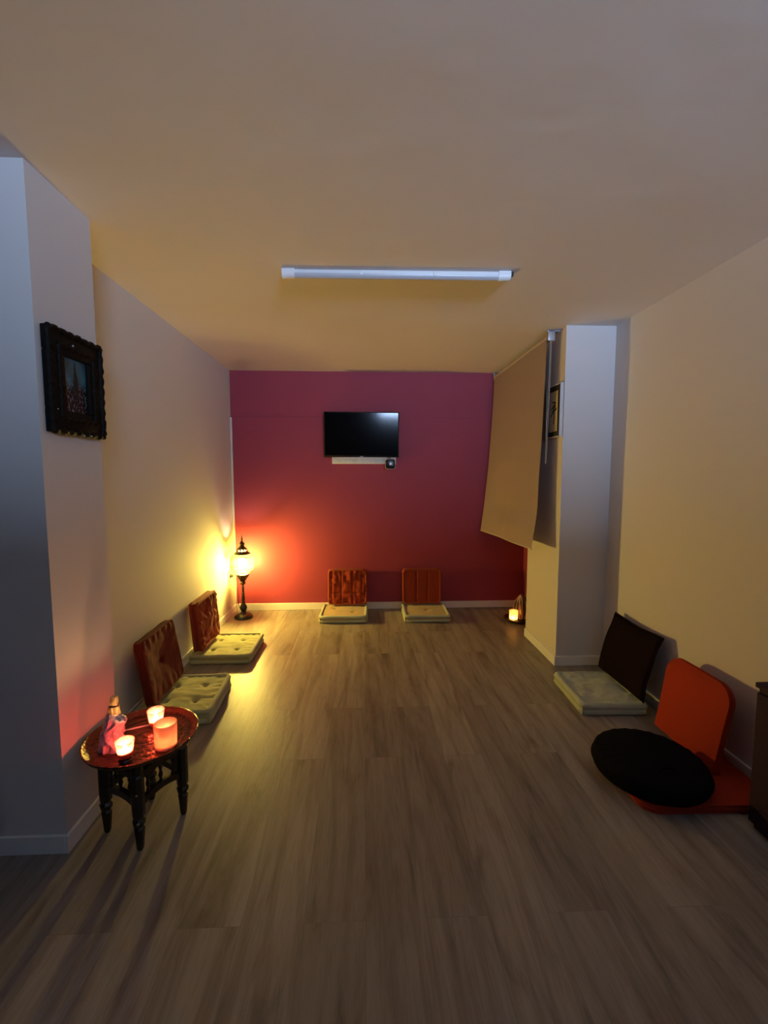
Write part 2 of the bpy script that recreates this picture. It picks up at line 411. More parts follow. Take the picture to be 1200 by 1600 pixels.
def prism(bm, pts2, z0, z1):
    a = [bm.verts.new((x, y, z0)) for x, y in pts2]; b = [bm.verts.new((x, y, z1)) for x, y in pts2]
    n = len(a)
    for i in range(n):
        bm.faces.new((a[i], a[(i + 1) % n], b[(i + 1) % n], b[i]))
    bm.faces.new(a[::-1]); bm.faces.new(b)

def obj(name, bm, m, parent=None, loc=(0, 0, 0), rot=(0, 0, 0), smooth=True, subsurf=0, angle=40):
    bmesh.ops.recalc_face_normals(bm, faces=bm.faces[:])
    me = bpy.data.meshes.new(name); bm.to_mesh(me); bm.free()
    me.materials.append(m)
    if smooth:
        for p in me.polygons: p.use_smooth = True
        me.set_sharp_from_angle(angle=math.radians(angle))
    o = bpy.data.objects.new(name, me); C.objects.link(o)
    o.location = loc; o.rotation_euler = rot
    if parent: o.parent = parent
    if subsurf:
        s = o.modifiers.new('s', 'SUBSURF'); s.levels = subsurf; s.render_levels = subsurf
    return o

def thing(name, label, cat, loc=(0, 0, 0), rot=(0, 0, 0), group=None):
    o = bpy.data.objects.new(name, None); C.objects.link(o)
    o.empty_display_size = 0.1
    o.location = loc; o.rotation_euler = rot
    return tag(o, label, cat, group)

def tag(o, label, cat, group=None):
    o['label'] = label; o['category'] = cat
    if group: o['group'] = group
    return o

def struct(name, bm, m, label=None, smooth=False):
    o = obj(name, bm, m, smooth=smooth); o['kind'] = 'structure'
    if label: o['label'] = label
    return o

def B(*args, **k):
    bm = bmesh.new(); box(bm, *args, **k); return bm

# ------------------------------------------------------------------ room shell
bm = B((XF - 0.1, YB - 0.1, -0.08), (XR + 0.1, D + 0.1, 0)); struct('floor', bm, M['floor'], 'grey brown oak laminate floor with planks running to the red wall')
bm = B((XF - 0.1, YB - 0.1, H), (XR + 0.1, D + 0.1, H + 0.1)); struct('ceiling', bm, M['ceil'], 'smooth white ceiling over the whole room')
bm = B((XF + 0.001, YB + 0.001, H - 0.004), (XR - 0.001, 0.6, H - 0.0002)); struct('bounce_cut_panel', bm, M['dark'])  # unseen dark panel added to cut ceiling bounce onto the near floor
# red back wall: lower lining stands 3 mm proud, its top edge shows as a seam beside the television
bm = bmesh.new(); box(bm, (XL - 0.1, D, 0), (RW + 0.1, D + 0.1, H)); 
struct('wall_back', bm, M['red'], 'dark red wall at the far end of the room')
bm = B((XL + 0.01, D - 0.003, 0), (RW, D - 0.0001, 1.952), bev=0.0012, seg=1)
o = struct('trim_1', bm, M['red'], 'thin red lining on the lower part of the far wall, its top edge a faint seam')
bm = B((XL - 0.1, P0 + 0.0, 0), (XL, D, H)); struct('wall_left', bm, M['wall'], 'pale wall on the left behind the two seats')
bm = B((XF, P0, 0), (PX, P1, H)); struct('wall_pillar', bm, M['wall'], 'pale pillar in the left foreground carrying the dark framed picture')
bm = B((XR, YB, 0), (XR + 0.1, C1, H)); struct('wall_right', bm, M['wall'], 'pale wall on the right behind the orange floor chair')
bm = B((CX, C0, 0), (XR + 0.1, C1, H)); struct('wall_column', bm, M['wall'], 'pale square column on the right beside the blind')
bm = B((RW, C1, 0), (RW + 0.1, D, H)); struct('wall_recess', bm, M['red'], 'red side wall of the recess behind the blind')
bm = B((XF - 0.1, YB, 0), (XF, P0, H)); struct('wall_far_left', bm, M['dark'])  # unseen wall, coloured dark to soak up bounce
# unseen rear wall with a high window, dark only to absorb bounced light
WX0, WX1, WZ0, WZ1 = 0.35, 1.60, 1.74, 2.28
bm = bmesh.new()
box(bm, (XF, YB - 0.12, 0), (XR, YB, WZ0)); box(bm, (XF, YB - 0.12, WZ1), (XR, YB, H))
box(bm, (XF, YB - 0.12, WZ0), (WX0, YB, WZ1)); box(bm, (WX1, YB - 0.12, WZ0), (XR, YB, WZ1))
struct('wall_rear', bm, M['dark'])
bm = bmesh.new()
for a, b in (((WX0, WZ0), (WX1, WZ0 + 0.04)), ((WX0, WZ1 - 0.04), (WX1, WZ1)), ((WX0, WZ0 + 0.04), (WX0 + 0.04, WZ1 - 0.04)), ((WX1 - 0.04, WZ0 + 0.04), (WX1, WZ1 - 0.04))):
    box(bm, (a[0], YB - 0.09, a[1]), (b[0], YB - 0.04, b[1]))
struct('window_1', bm, M['windowframe'])
bm = B((WX0 + 0.04, YB - 0.068, WZ0 + 0.04), (WX1 - 0.04, YB - 0.062, WZ1 - 0.04)); o = obj('window_pane', bm, M['windowglass'], smooth=False)
o.parent = bpy.data.objects['window_1']

# skirting boards
SH, ST = 0.07, 0.012
def skirt(name, lo, hi, label=None):
    struct(name, B(lo, hi, bev=0.002, seg=1), M['skirt'], label)
skirt('baseboard_back', (XL + 0.012, D - 0.003 - ST, 0), (RW, D - 0.003, SH), 'white skirting board along the red wall')
skirt('baseboard_left', (XL, P1, 0), (XL + ST, D, SH), 'white skirting board along the left wall')
skirt('baseboard_pillar_side', (PX, P0 - ST, 0), (PX + ST, P1, SH))
skirt('baseboard_pillar_front', (XF, P0 - ST, 0), (PX, P0, SH), 'white skirting board on the front of the left pillar')
skirt('baseboard_column_side', (CX - ST, C0 - ST, 0), (CX, C1, SH), 'white skirting board on the lit side of the column')
skirt('baseboard_column_front', (CX, C0 - ST, 0), (XR - ST, C0, SH), 'white skirting board on the front of the column')
skirt('baseboard_right', (XR - ST, 0.5, 0), (XR, C0, SH), 'white skirting board along the right wall')

# white cable trunking in the back left corner
tr = thing('cable_trunking', 'narrow white vertical trunking in the corner above the glowing lamp', 'cable trunking', (XL, D - 0.003, 0))
bm = B((0.001, -0.0225, 0.072), (0.016, -0.0005, 1.935), bev=0.002); obj('channel', bm, M['trunk'], tr)
bm = B((0.0, -0.0245, 1.933), (0.0175, -0.0005, 1.943), bev=0.002); obj('end_cap', bm, M['trunk'], tr)

# ------------------------------------------------------------------ cushions
def rrect(w, d, r, n=6):
    pts = []
    for cx, cy, a0 in ((w / 2 - r, d / 2 - r, 0), (-w / 2 + r, d / 2 - r, 90), (-w / 2 + r, -d / 2 + r, 180), (w / 2 - r, -d / 2 + r, 270)):
        for k in range(n + 1):
            a = math.radians(a0 + 90 * k / n)
            pts.append((cx + r * math.cos(a), cy + r * math.sin(a)))
    return pts

def perimeter(w, d, r, step=0.012):
    base = rrect(w, d, r, 8); out = []
    for i in range(len(base)):
        a = Vector(base[i]); b = Vector(base[(i + 1) % len(base)])
        k = max(1, int((b - a).length / step))
        for j in range(k): out.append(a.lerp(b, j / k))
    return out

def pad_bm(w, d, t, rough=0.004, bulge=0.008, tufts=(), seed=0, round_e=0.012, n=56, wr=0.0, panels=0, dish=0.0, seams=()):
    """soft box: top and bottom height fields joined by a side band; footprint w x d, z from 0 to t"""
    bm = bmesh.new(); sv = Vector((seed * 3.1, seed * 1.7, seed * 0.9))
    n2 = int(n * d / w)
    def edge(u):   # 0 at border, 1 inside
        return min(1.0, u / round_e)
    def shape(i, j, top):
        x = -w / 2 + w * i / n; y = -d / 2 + d * j / n2
        e = min(w / 2 - abs(x), d / 2 - abs(y))
        k = math.sqrt(max(0.0, 1 - (1 - edge(e)) ** 2))
        dome = (1 - (2 * x / w) ** 2) * (1 - (2 * y / d) ** 2)
        z = t / 2 * 0.80 + t / 2 * 0.20 * k + bulge * dome
        if top:
            p = Vector((x * 9, y * 9, 0)) + sv
            z += noise.noise(p) * rough + noise.noise(p * 3.1) * rough * 0.45
            if wr:
                # gathered folds running in from the border
                f = max(0.0, 1 - e / 0.09)
                z += wr * f * math.sin((x if abs(y) / d > abs(x) / w else y) * 95 + 3 * noise.noise(p * 1.3))
                q = Vector((x * 16, y * 6, 2.0)) + sv
                z += wr * 1.1 * abs(noise.noise(q)) * min(1, e / 0.03)
            for tx, ty in tufts:
                r = math.hypot(x - tx, y - ty)
                z -= 0.016 * math.exp(-(r / 0.017) ** 2) + 0.007 * math.exp(-(r / 0.05) ** 2)
            for ax, pos in seams:
                u = (x if ax == 'x' else y) - pos
                z -= 0.007 * math.exp(-(u / 0.006) ** 2)
            z -= dish * dome
            return Vector((x, y, t / 2 + z))
        return Vector((x, y, t / 2 - t / 2 * (0.84 + 0.16 * k)))
    T = [[bm.verts.new(shape(i, j, True)) for j in range(n2 + 1)] for i in range(n + 1)]
    Bt = [[bm.verts.new(shape(i, j, False)) for j in range(n2 + 1)] for i in range(n + 1)]
    for i in range(n):
        for j in range(n2):
            bm.faces.new((T[i][j], T[i + 1][j], T[i + 1][j + 1], T[i][j + 1]))
            bm.faces.new((Bt[i][j], Bt[i][j + 1], Bt[i + 1][j + 1], Bt[i + 1][j]))
    ring = [(i, 0) for i in range(n)] + [(n, j) for j in range(n2)] + [(i, n2) for i in range(n, 0, -1)] + [(0, j) for j in range(n2, 0, -1)]
    L = len(ring)
    mid = []
    for k, (i, j) in enumerate(ring):
        a, b = T[i][j].co, Bt[i][j].co
        c = (a + b) / 2
        # side seam: pulled in a little between the two rolls
        c.x *= 0.975; c.y *= 0.975
        mid.append(bm.verts.new(c))
    for k in range(L):
        i, j = ring[k]; i2, j2 = ring[(k + 1) % L]
        bm.faces.new((T[i][j], mid[k], mid[(k + 1) % L], T[i2][j2]))
        bm.faces.new((mid[k], Bt[i][j], Bt[i2][j2], mid[(k + 1) % L]))
    return bm

def wave_loop(w, d, r, z, amp, seed, step=0.012):
    pts = []
    for p in perimeter(w, d, r, step):
        nz = noise.noise(Vector((p.x * 8 + seed, p.y * 8, seed * 2.0)))
        nr = noise.noise(Vector((p.x * 11, p.y * 11 + seed, 5.0)))
        pts.append(Vector((p.x * (1 + 0.012 * nr), p.y * (1 + 0.012 * nr), z + amp * nz)))
    return pts

def floor_cushion(name, label, group, w, d, t, tufts, seed, m, mp, mb, loc, rot, wr=0.003, bulge=0.008, roll=0.016, cat='cushion', bottom_roll=True, buttons=True, seams=(), dish=0.0, yoff=0.0, rough=0.004, proud=0.011):
    th = thing(name, label, cat, loc, rot, group)
    off = (0, yoff, 0)
    bm = pad_bm(w - 0.006, d - 0.006, t - proud, tufts=tufts, seed=seed, wr=wr, bulge=bulge, seams=seams, dish=dish, rough=rough)
    obj('pad', bm, m, th, loc=off, angle=80)
    bm = bmesh.new(); tube(bm, wave_loop(w - roll * 1.3, d - roll * 1.3, 0.03, t - roll * 0.85, 0.003, seed), roll, 8, loop=True)
    obj('piping', bm, mp, th, loc=off, angle=180)
    if bottom_roll:
        bm = bmesh.new(); tube(bm, wave_loop(w - roll * 1.3, d - roll * 1.3, 0.03, roll * 1.02, 0.0, seed + 5), roll, 8, loop=True)
        obj('piping', bm, mp, th, loc=off, angle=180)
    if buttons:
        for tx, ty in tufts:
            dome = (1 - (2 * tx / w) ** 2) * (1 - (2 * ty / d) ** 2)
            bm = bmesh.new(); lathe(bm, [(0, -0.003), (0.009, -0.003), (0.0095, 0.0), (0.006, 0.0035), (0, 0.0045)], 14)
            obj('button', bm, mb, th, loc=(tx, ty + yoff, t - proud + bulge * dome - 0.019 - dish * dome))
    return th

SG = 'sage green seat cushions on the floor'
BG = 'rust red back cushions leaning on the walls'
t4 = lambda w, d: [(-w * 0.2, -d * 0.2), (w * 0.2, -d * 0.2), (-w * 0.2, d * 0.2), (w * 0.2, d * 0.2)]
# left wall, far
floor_cushion('seat_cushion', 'olive green tufted seat cushion on the floor nearest the glowing lamp', SG, 0.46, 0.445, 0.07,
              t4(0.46, 0.445), 1, M['seat'], M['seatpipe'], M['button'], (-1.062, 3.395, 0), (0, 0, PI / 2), wr=0.004)
# left wall, near
floor_cushion('seat_cushion', 'olive green tufted seat cushion on the floor just behind the tray table', SG, 0.46, 0.42, 0.085,
              t4(0.46, 0.42), 2, M['seat'], M['seatpipe'], M['button'], (-1.075, 2.60, 0), (0, 0, PI / 2 + 0.04), wr=0.004)
# back wall
floor_cushion('seat_cushion', 'tan lit seat cushion at the red wall, left one under the television', SG, 0.445, 0.41, 0.07,
              [(0.09, -0.05), (-0.09, 0.06)], 3, M['tan'], M['mint'], M['button'], (-0.198, 4.225, 0), (0, 0, -0.02), wr=0.001, rough=0.003)
floor_cushion('seat_cushion', 'tan lit seat cushion at the red wall, right of its twin', SG, 0.43, 0.41, 0.07,
              [(0.02, 0.0)], 4, M['tan'], M['mint'], M['button'], (0.592, 4.21, 0), (0, 0, -0.02), wr=0.001, buttons=False, rough=0.003)
# right wall: folded softer one
floor_cushion('seat_cushion', 'grey green soft seat cushion on the floor by the column, before the dark back cushion', SG, 0.43, 0.385, 0.07,
              [(0.03, -0.05)], 5, M['mint'], M['mint'], M['button'], (1.445, 2.58, 0), (0, 0, -PI / 2 - 0.04), wr=0.0025, buttons=False, roll=0.020, proud=0.008, rough=0.010)

def lean(a): return PI / 2 - math.radians(a)
# backs: local y up the cushion, local z its front
floor_cushion('back_cushion', 'rust red deeply wrinkled back cushion leaning on the left wall nearest the lamp', BG, 0.41, 0.36, 0.066,
              t4(0.41, 0.36), 6, M['rust'], M['rustpipe'], M['rustbutton'], (-1.250, 3.385, 0.086), (lean(4.5), 0, PI / 2), wr=0.008, bulge=0.010, yoff=0.18, proud=0.004, roll=0.011, rough=0.020)
floor_cushion('back_cushion', 'rust smooth back cushion, dim light in its colour, leaning on the left wall behind the tray table', BG, 0.42, 0.37, 0.05,
              [(0.0, 0.0)], 7, M['dimrust'], M['dimrust'], M['rustbutton'], (-1.212, 2.60, 0.096), (lean(9), 0, PI / 2 + 0.02), wr=0.002, bulge=0.0, dish=0.012, roll=0.006, proud=0.0, yoff=0.185, buttons=False, rough=0.004)
floor_cushion('back_cushion', 'rust red quilted wrinkled back cushion against the red wall, left of the pair', BG, 0.385, 0.35, 0.055,
              [], 8, M['rust'], M['rustpipe'], M['rustbutton'], (-0.170, 4.395, 0.083), (lean(3), 0, 0), wr=0.0045, bulge=0.006, yoff=0.175, proud=0.003, roll=0.011, seams=(('x', -0.155), ('x', -0.06), ('x', 0.05), ('x', 0.145), ('y', -0.06)), rough=0.015)
floor_cushion('back_cushion', 'rust brown smooth back cushion with vertical seams against the red wall, right of the pair', BG, 0.385, 0.35, 0.052,
              [], 9, M['rust'], M['rustpipe'], M['rustbutton'], (0.580, 4.395, 0.083), (lean(3), 0, 0), wr=0.0, bulge=0.004, yoff=0.175, proud=0.003, roll=0.011, seams=(('x', -0.055), ('x', 0.055)), rough=0.003)

# dark plum back: thin sheet cushion with a gentle S curve
th = thing('back_cushion', 'thin dark plum back cushion leaning on the right wall behind the grey green seat', 'cushion', (1.60, 2.585, 0.085), (0, 0, -PI / 2))
bm = bmesh.new()
n1, n2 = 26, 24; W_, H_ = 0.475, 0.375; T_ = 0.022
def plum(u, v, s):
    x = (u - 0.5) * W_ * (1 - 0.03 * math.sin(PI * v)); z = v * H_ + 0.012 * math.sin(PI * u * 1.0) * (v > 0.9) * -1
    y = -0.012 + 0.098 * v ** 1.6 + 0.010 * noise.noise(Vector((u * 3, v * 3, 1)))
    e = min(u, 1 - u, v, 1 - v) / 0.05
    k = math.sqrt(max(0, 1 - (1 - min(1, e)) ** 2))
    return Vector((x, y + s * T_ / 2 * k, z))
F = [[bm.verts.new(plum(i / n1, j / n2, -1)) for j in range(n2 + 1)] for i in range(n1 + 1)]
G = [[bm.verts.new(plum(i / n1, j / n2, 1)) for j in range(n2 + 1)] for i in range(n1 + 1)]
for i in range(n1):
    for j in range(n2):
        bm.faces.new((F[i][j], F[i + 1][j], F[i + 1][j + 1], F[i][j + 1])); bm.faces.new((G[i][j], G[i][j + 1], G[i + 1][j + 1], G[i + 1][j]))
bmesh.ops.remove_doubles(bm, verts=bm.verts[:], dist=1e-6)
obj('pad', bm, M['plum'], th, angle=180)
bm = bmesh.new()
rim = [plum(i / n1, 1, 0) for i in range(n1 + 1)]
tube(bm, [plum(0, j / n2, 0) for j in range(n2)] + rim + [plum(1, j / n2, 0) for j in range(n2 - 1, -1, -1)], 0.006, 8)
obj('piping', bm, M['plum'], th, angle=180)

# ------------------------------------------------------------------ orange floor chair + black round cushion
ch = thing('floor_chair', 'orange legless floor chair with rounded back by the right wall', 'floor chair', (1.42, 1.92, 0))
def slab(w, d, t, r, topr=None):
    bm = bmesh.new()
    pts = rrect(w, d, r, 10)
    prism(bm, pts, 0, t)
    es = [e for e in bm.edges if abs(e.verts[0].co.z - e.verts[1].co.z) < 1e-6]
    bmesh.ops.bevel(bm, geom=es, offset=t * 0.35, segments=3, profile=0.5, affect='EDGES')
    return bm
bm = slab(0.565, 0.43, 0.036, 0.07); obj('seat', bm, M['orange'], ch, loc=(0.008, -0.075, 0.001), rot=(0, 0, -0.03), angle=50)
bm = bmesh.new(); tube(bm, [Vector((x, y, 0)) for x, y in rrect(0.565, 0.43, 0.07, 8)], 0.0045, 8, loop=True)
obj('seat_seam', bm, M['orangeseam'], ch, loc=(0.008, -0.075, 0.019), rot=(0, 0, -0.03))
# back: rounded top corners, square at the hinge
bw, bh, bt, br_ = 0.405, 0.40, 0.03, 0.085
pts = [(-bw / 2, 0), (bw / 2, 0)]
for k in range(11):
    a = math.radians(90 * k / 10); pts.append((bw / 2 - br_ + br_ * math.cos(a), bh - br_ + br_ * math.sin(a)))
for k in range(11):
    a = math.radians(90 + 90 * k / 10); pts.append((-bw / 2 + br_ + br_ * math.cos(a), bh - br_ + br_ * math.sin(a)))
bm = bmesh.new(); prism(bm, pts, 0, bt)
es = [e for e in bm.edges if abs(e.verts[0].co.z - e.verts[1].co.z) < 1e-6]
bmesh.ops.bevel(bm, geom=es, offset=bt * 0.33, segments=3, profile=0.5, affect='EDGES')
brot = (lean(10), 0, -PI / 2)
obj('back', bm, M['orange'], ch, loc=(0.165, 0.085, 0.036), rot=brot, angle=50)
bm = bmesh.new(); tube(bm, [Vector((x, y, bt / 2)) for x, y in pts[1:] + [pts[0]]], 0.0045, 8)
obj('back_seam', bm, M['orangeseam'], ch, loc=(0.165, 0.085, 0.036), rot=brot)
bm = bmesh.new(); tube(bm, [(0, -0.2, 0), (0, 0.2, 0)], 0.013, 12); obj('hinge', bm, M['orangeseam'], ch, loc=(0.163, 0.085, 0.040))

zc = thing('round_cushion', 'round black meditation cushion lying on the seat of the orange floor chair', 'cushion', (1.285, 1.838, 0.038))
bm = bmesh.new(); prof = []
R_, T_ = 0.236, 0.080
prof = [(0, 0.001), (R_ * 0.6, 0.0), (R_ * 0.86, 0.004)]
for k in range(13):
    a = -PI / 2 + PI * k / 12
    prof.append((R_ * 0.9 + R_ * 0.1 * math.cos(a), T_ * 0.5 + T_ * 0.46 * math.sin(a)))
prof += [(R_ * 0.75, T_ * 1.03), (R_ * 0.45, T_ * 1.10), (0.03, T_ * 1.08), (0, T_ * 1.06)]
lathe(bm, prof, 64)
for v in bm.verts:
    a = math.atan2(v.co.y, v.co.x); r = math.hypot(v.co.x, v.co.y)
    if r > 0.1: v.co.z += 0.0022 * math.sin(a * 40) * (v.co.z > 0.02)
    if v.co.z > 0.02: v.co.z += 0.006 * noise.noise(v.co * 7)
obj('pad', bm, M['black'], zc, angle=80)
bm = bmesh.new(); tube(bm, [(R_ * 1.0 * math.cos(2 * PI * k / 64), R_ * 1.0 * math.sin(2 * PI * k / 64), T_ * 0.5) for k in range(64)], 0.0035, 6, loop=True)
obj('piping', bm, M['black'], zc)
bm = bmesh.new(); tube(bm, [(-0.03, 0, 0), (-0.025, 0, 0.018), (0.025, 0, 0.018), (0.03, 0, 0)], 0.004, 6)
obj('carry_loop', bm, M['black'], zc, loc=(0, -0.12, T_ * 1.07))

# ------------------------------------------------------------------ mosaic lamp
LX, LY = -1.172, 4.235
lp = thing('mosaic_lamp', 'glowing mosaic globe lantern on a dark turned stand in the back left corner', 'lamp', (LX, LY, 0))
bm = bmesh.new(); lathe(bm, [(0, 0.0), (0.082, 0.0), (0.088, 0.006), (0.088, 0.016), (0.080, 0.028), (0.060, 0.040), (0.034, 0.048), (0, 0.05)], 48)
obj('base', bm, M['ironbase'], lp)
bm = bmesh.new(); lathe(bm, [(0, 0.046), (0.030, 0.046), (0.026, 0.056), (0.020, 0.062), (0.022, 0.070), (0.031, 0.084), (0.034, 0.100), (0.030, 0.118), (0.020, 0.135),
                 (0.016, 0.150), (0.019, 0.156), (0.014, 0.162), (0.017, 0.180), (0.016, 0.205), (0.011, 0.225), (0.014, 0.236), (0.017, 0.243), (0.010, 0.252), (0.012, 0.266),
                 (0.009, 0.278), (0.016, 0.286), (0.018, 0.292), (0.010, 0.298), (0.008, 0.325), (0, 0.326)], 32)
obj('stem', bm, M['ironbase'], lp)
bm = bmesh.new(); lathe(bm, [(0.0, 0.320), (0.010, 0.322), (0.024, 0.332), (0.028, 0.345), (0.022, 0.358), (0.026, 0.364), (0.040, 0.390), (0.058, 0.415), (0.066, 0.432),
                  (0.063, 0.433), (0.055, 0.418), (0.036, 0.392), (0.02, 0.37), (0, 0.368)], 40)
for v in bm.verts:
    a = math.atan2(v.co.y, v.co.x); r = math.hypot(v.co.x, v.co.y)
    if r > 0.03 and v.co.z > 0.37:
        k = 1 + 0.05 * math.cos(a * 8); v.co.x *= k; v.co.y *= k
obj('globe_holder', bm, M['iron'], lp)
GZ, GR = 0.535, 0.114
bm = bmesh.new()
prof = []
for k in range(33):
    a = -PI / 2 + 0.46 + (PI - 0.98) * k / 32
    prof.append((GR * math.cos(a), GR * 0.98 * math.sin(a)))
lathe(bm, prof, 64); o = obj('globe', bm, M['mosaic'], lp, loc=(0, 0, GZ)); o['label'] = 'glowing yellow mosaic glass globe'
bm = bmesh.new()
bulb_prof = [(0, -0.045), (0.024, -0.040), (0.038, -0.024), (0.043, 0.0), (0.038, 0.024), (0.024, 0.040), (0, 0.045)]
lathe(bm, bulb_prof, 24); obj('bulb', bm, M['bulb'], lp, loc=(0.0, 0, GZ - 0.005))
bm = bmesh.new(); lathe(bm, [(0, 0.43), (0.015, 0.43), (0.015, 0.488), (0.012, 0.494), (0, 0.494)], 20); obj('bulb_socket', bm, M['iron'], lp)
# filigree bands on the globe
for lat in (-0.62, 0.72):
    bm = bmesh.new()
    tube(bm, [(GR * 1.012 * math.cos(lat) * math.cos(2 * PI * k / 48), GR * 1.012 * math.cos(lat) * math.sin(2 * PI * k / 48), GZ + GR * math.sin(lat)) for k in range(48)], 0.0022, 6, loop=True)
    obj('filigree_band', bm, M['iron'], lp)
bm = bmesh.new(); n = 16
tube(bm, [(GR * 1.012 * math.cos(l) * math.cos(a), GR * 1.012 * math.cos(l) * math.sin(a), GZ + GR * math.sin(l))
          for k in range(n * 2) for l, a in (((0.70, 2 * PI * k / (n * 2)),) if k % 2 == 0 else ((0.50, 2 * PI * k / (n * 2)),))], 0.0014, 5, loop=True)
obj('filigree_zigzag', bm, M['iron'], lp)
# pierced crown
bm = bmesh.new(); lathe(bm, [(0.070, 0.628), (0.074, 0.624), (0.076, 0.630), (0.064, 0.640), (0.054, 0.646), (0.050, 0.650), (0.047, 0.652), (0.060, 0.636)], 48, closed=True)
for v in bm.verts:
    a = math.atan2(v.co.y, v.co.x); k = 1 + 0.03 * math.cos(a * 12); v.co.x *= k; v.co.y *= k
obj('crown_rim', bm, M['iron'], lp)
for k in range(10):
    a = 2 * PI * k / 10 + 0.2
    bm = bmesh.new(); tube(bm, [(0.049 * math.cos(a), 0.049 * math.sin(a), 0.648), (0.047 * math.cos(a), 0.047 * math.sin(a), 0.66), (0.040 * math.cos(a), 0.040 * math.sin(a), 0.676)], [0.0075, 0.005, 0.0075], 8)
    obj('crown_post', bm, M['iron'], lp)
bm = bmesh.new(); lathe(bm, [(0, 0.668), (0.043, 0.670), (0.046, 0.676), (0.040, 0.684), (0.028, 0.692), (0.022, 0.704), (0.020, 0.712), (0.026, 0.720), (0.027, 0.726), (0.021, 0.732),
                  (0.014, 0.742), (0.009, 0.748), (0.006, 0.756), (0.009, 0.766), (0.010, 0.772), (0.005, 0.782), (0.0045, 0.790), (0.002, 0.806), (0, 0.810)], 32)
obj('finial', bm, M['iron'], lp)

# socket, plug and lead behind the lamp
so = thing('wall_socket', 'white wall socket with plug on the left wall behind the lamp', 'wall socket', (XL, 4.27, 0.405))
bm = B((0.001, -0.04, -0.04), (0.010, 0.04, 0.04), bev=0.003); obj('plate', bm, M['whiteplastic'], so)
bm = bmesh.new(); lathe(bm, [(0, 0), (0.017, 0), (0.018, 0.012), (0.016, 0.024), (0.006, 0.032), (0, 0.032)], 20)
pl = obj('plug', bm, M['blackplastic'], so, loc=(0.010, 0, 0), rot=(0, PI / 2, 0)); pl['label'] = 'black plug'
cb = thing('lamp_lead', 'pale twisted lead hanging from the wall socket behind the lamp', 'cable', (XL, 4.27, 0.405))
def bez(p, n=10):
    p = [Vector(q) for q in p]; out = []
    for i in range(len(p) - 1):
        a, b = p[i], p[i + 1]; pa = p[max(i - 1, 0)]; pb = p[min(i + 2, len(p) - 1)]
        for k in range(n):
            t = k / n
            out.append(0.5 * ((2 * a) + (b - pa) * t + (2 * pa - 5 * a + 4 * b - pb) * t * t + (3 * a - pa - 3 * b + pb) * t ** 3))
    out.append(p[-1]); return out
bm = bmesh.new(); tube(bm, bez([(0.044, 0, 0), (0.066, -0.005, -0.012), (0.078, -0.005, -0.06), (0.072, 0.0, -0.16), (0.068, 0.0, -0.26), (0.066, 0.01, -0.34), (0.07, 0.05, -0.396), (0.10, 0.045, -0.40)]), 0.0028, 8)
obj('cord', bm, M['cable'], cb)
bm = bmesh.new(); tube(bm, bez([(0.075, 0.0, -0.10), (0.088, 0.0, -0.20), (0.084, 0.0, -0.28), (0.10, 0.02, -0.34), (0.11, 0.06, -0.395)]), 0.0026, 8)
obj('cord', bm, M['blackplastic'], cb)
bm = B((-0.018, -0.012, 0), (0.018, 0.012, 0.055), bev=0.006); tag(obj('lead_switch', bm, M['clearfilm'], loc=(-1.205, 4.375, 0.0)), 'small clear inline switch standing on the floor behind the lamp base', 'switch')

# ------------------------------------------------------------------ television, cable box, media box
tv = thing('television', 'black flat television mounted high on the red wall', 'television', (-0.025, 4.43, 1.557), (0.080, 0.004, 0))
bm = B((-0.369, -0.030, 0.0), (0.369, 0.010, 0.440), bev=0.004); obj('casing', bm, M['tvbezel'], tv)
bm = B((-0.358, -0.0315, 0.018), (0.358, -0.0302, 0.431), bev=0.0004, seg=1); obj('screen', bm, M['tvblack'], tv)
bm = bmesh.new(); prism(bm, [(-0.018, 0.0), (-0.012, 0.006), (-0.006, 0.003), (0.0, 0.006), (0.006, 0.003), (0.012, 0.006), (0.018, 0.0)], 0, 0.001)
bmesh.ops.transform(bm, verts=bm.verts[:], matrix=Matrix.Translation((0, -0.0302, 0.0055)) @ Matrix.Rotation(PI / 2, 4, 'X'))
o = obj('maker_mark', bm, M['silver'], tv, smooth=False); o['label'] = 'tiny silver maker mark'
bm = B((-0.12, 0.010, 0.12), (0.12, 0.038, 0.22), bev=0.003); obj('wall_bracket', bm, M['blackplastic'], tv)

M['marble'] = mat('patterned_white_panel', (0.66, 0.66, 0.60), 0.6, bump=0.1, bscale=60, var=0.28, vscale=30)
cbx = thing('cable_cover', 'white patterned strip box on the red wall under the television', 'cable cover', (0.0, 4.471, 1.490))
bm = B((-0.318, -0.05, 0), (0.318, 0, 0.062), bev=0.003); obj('box', bm, M['marble'], cbx)
bm = B((-0.32, -0.052, 0.058), (0.32, 0, 0.066), bev=0.002); obj('lid', bm, M['whiteplastic'], cbx)

mb = thing('media_box', 'small black square media box with white mark hanging under the television', 'media box', (0.259, 4.372, 1.488))
bm = bmesh.new(); prism(bm, rrect(0.096, 0.096, 0.022, 8), -0.012, 0.012)
bmesh.ops.bevel(bm, geom=[e for e in bm.edges if abs(e.verts[0].co.z - e.verts[1].co.z) < 1e-6], offset=0.003, segments=2, profile=0.5, affect='EDGES')
obj('body', bm, M['tvbezel'], mb, rot=(PI / 2, 0, 0))
bm = bmesh.new(); tube(bm, [(x, -0.010, y) for x, y in rrect(0.097, 0.097, 0.023, 8)], 0.0028, 6, loop=True)
o = obj('edge_trim', bm, M['silver'], mb); o['label'] = 'pale rounded rim'
bm = bmesh.new(); prism(bm, [(-0.010, -0.013), (0.004, -0.013), (0.012, -0.002), (0.012, 0.004), (0.004, 0.013), (-0.010, 0.013)], 0, 0.0008)
o = obj('emblem', bm, M['whiteplastic'], mb, loc=(0.002, -0.0122, 0), rot=(PI / 2, 0, 0)); o['label'] = 'small white mark'
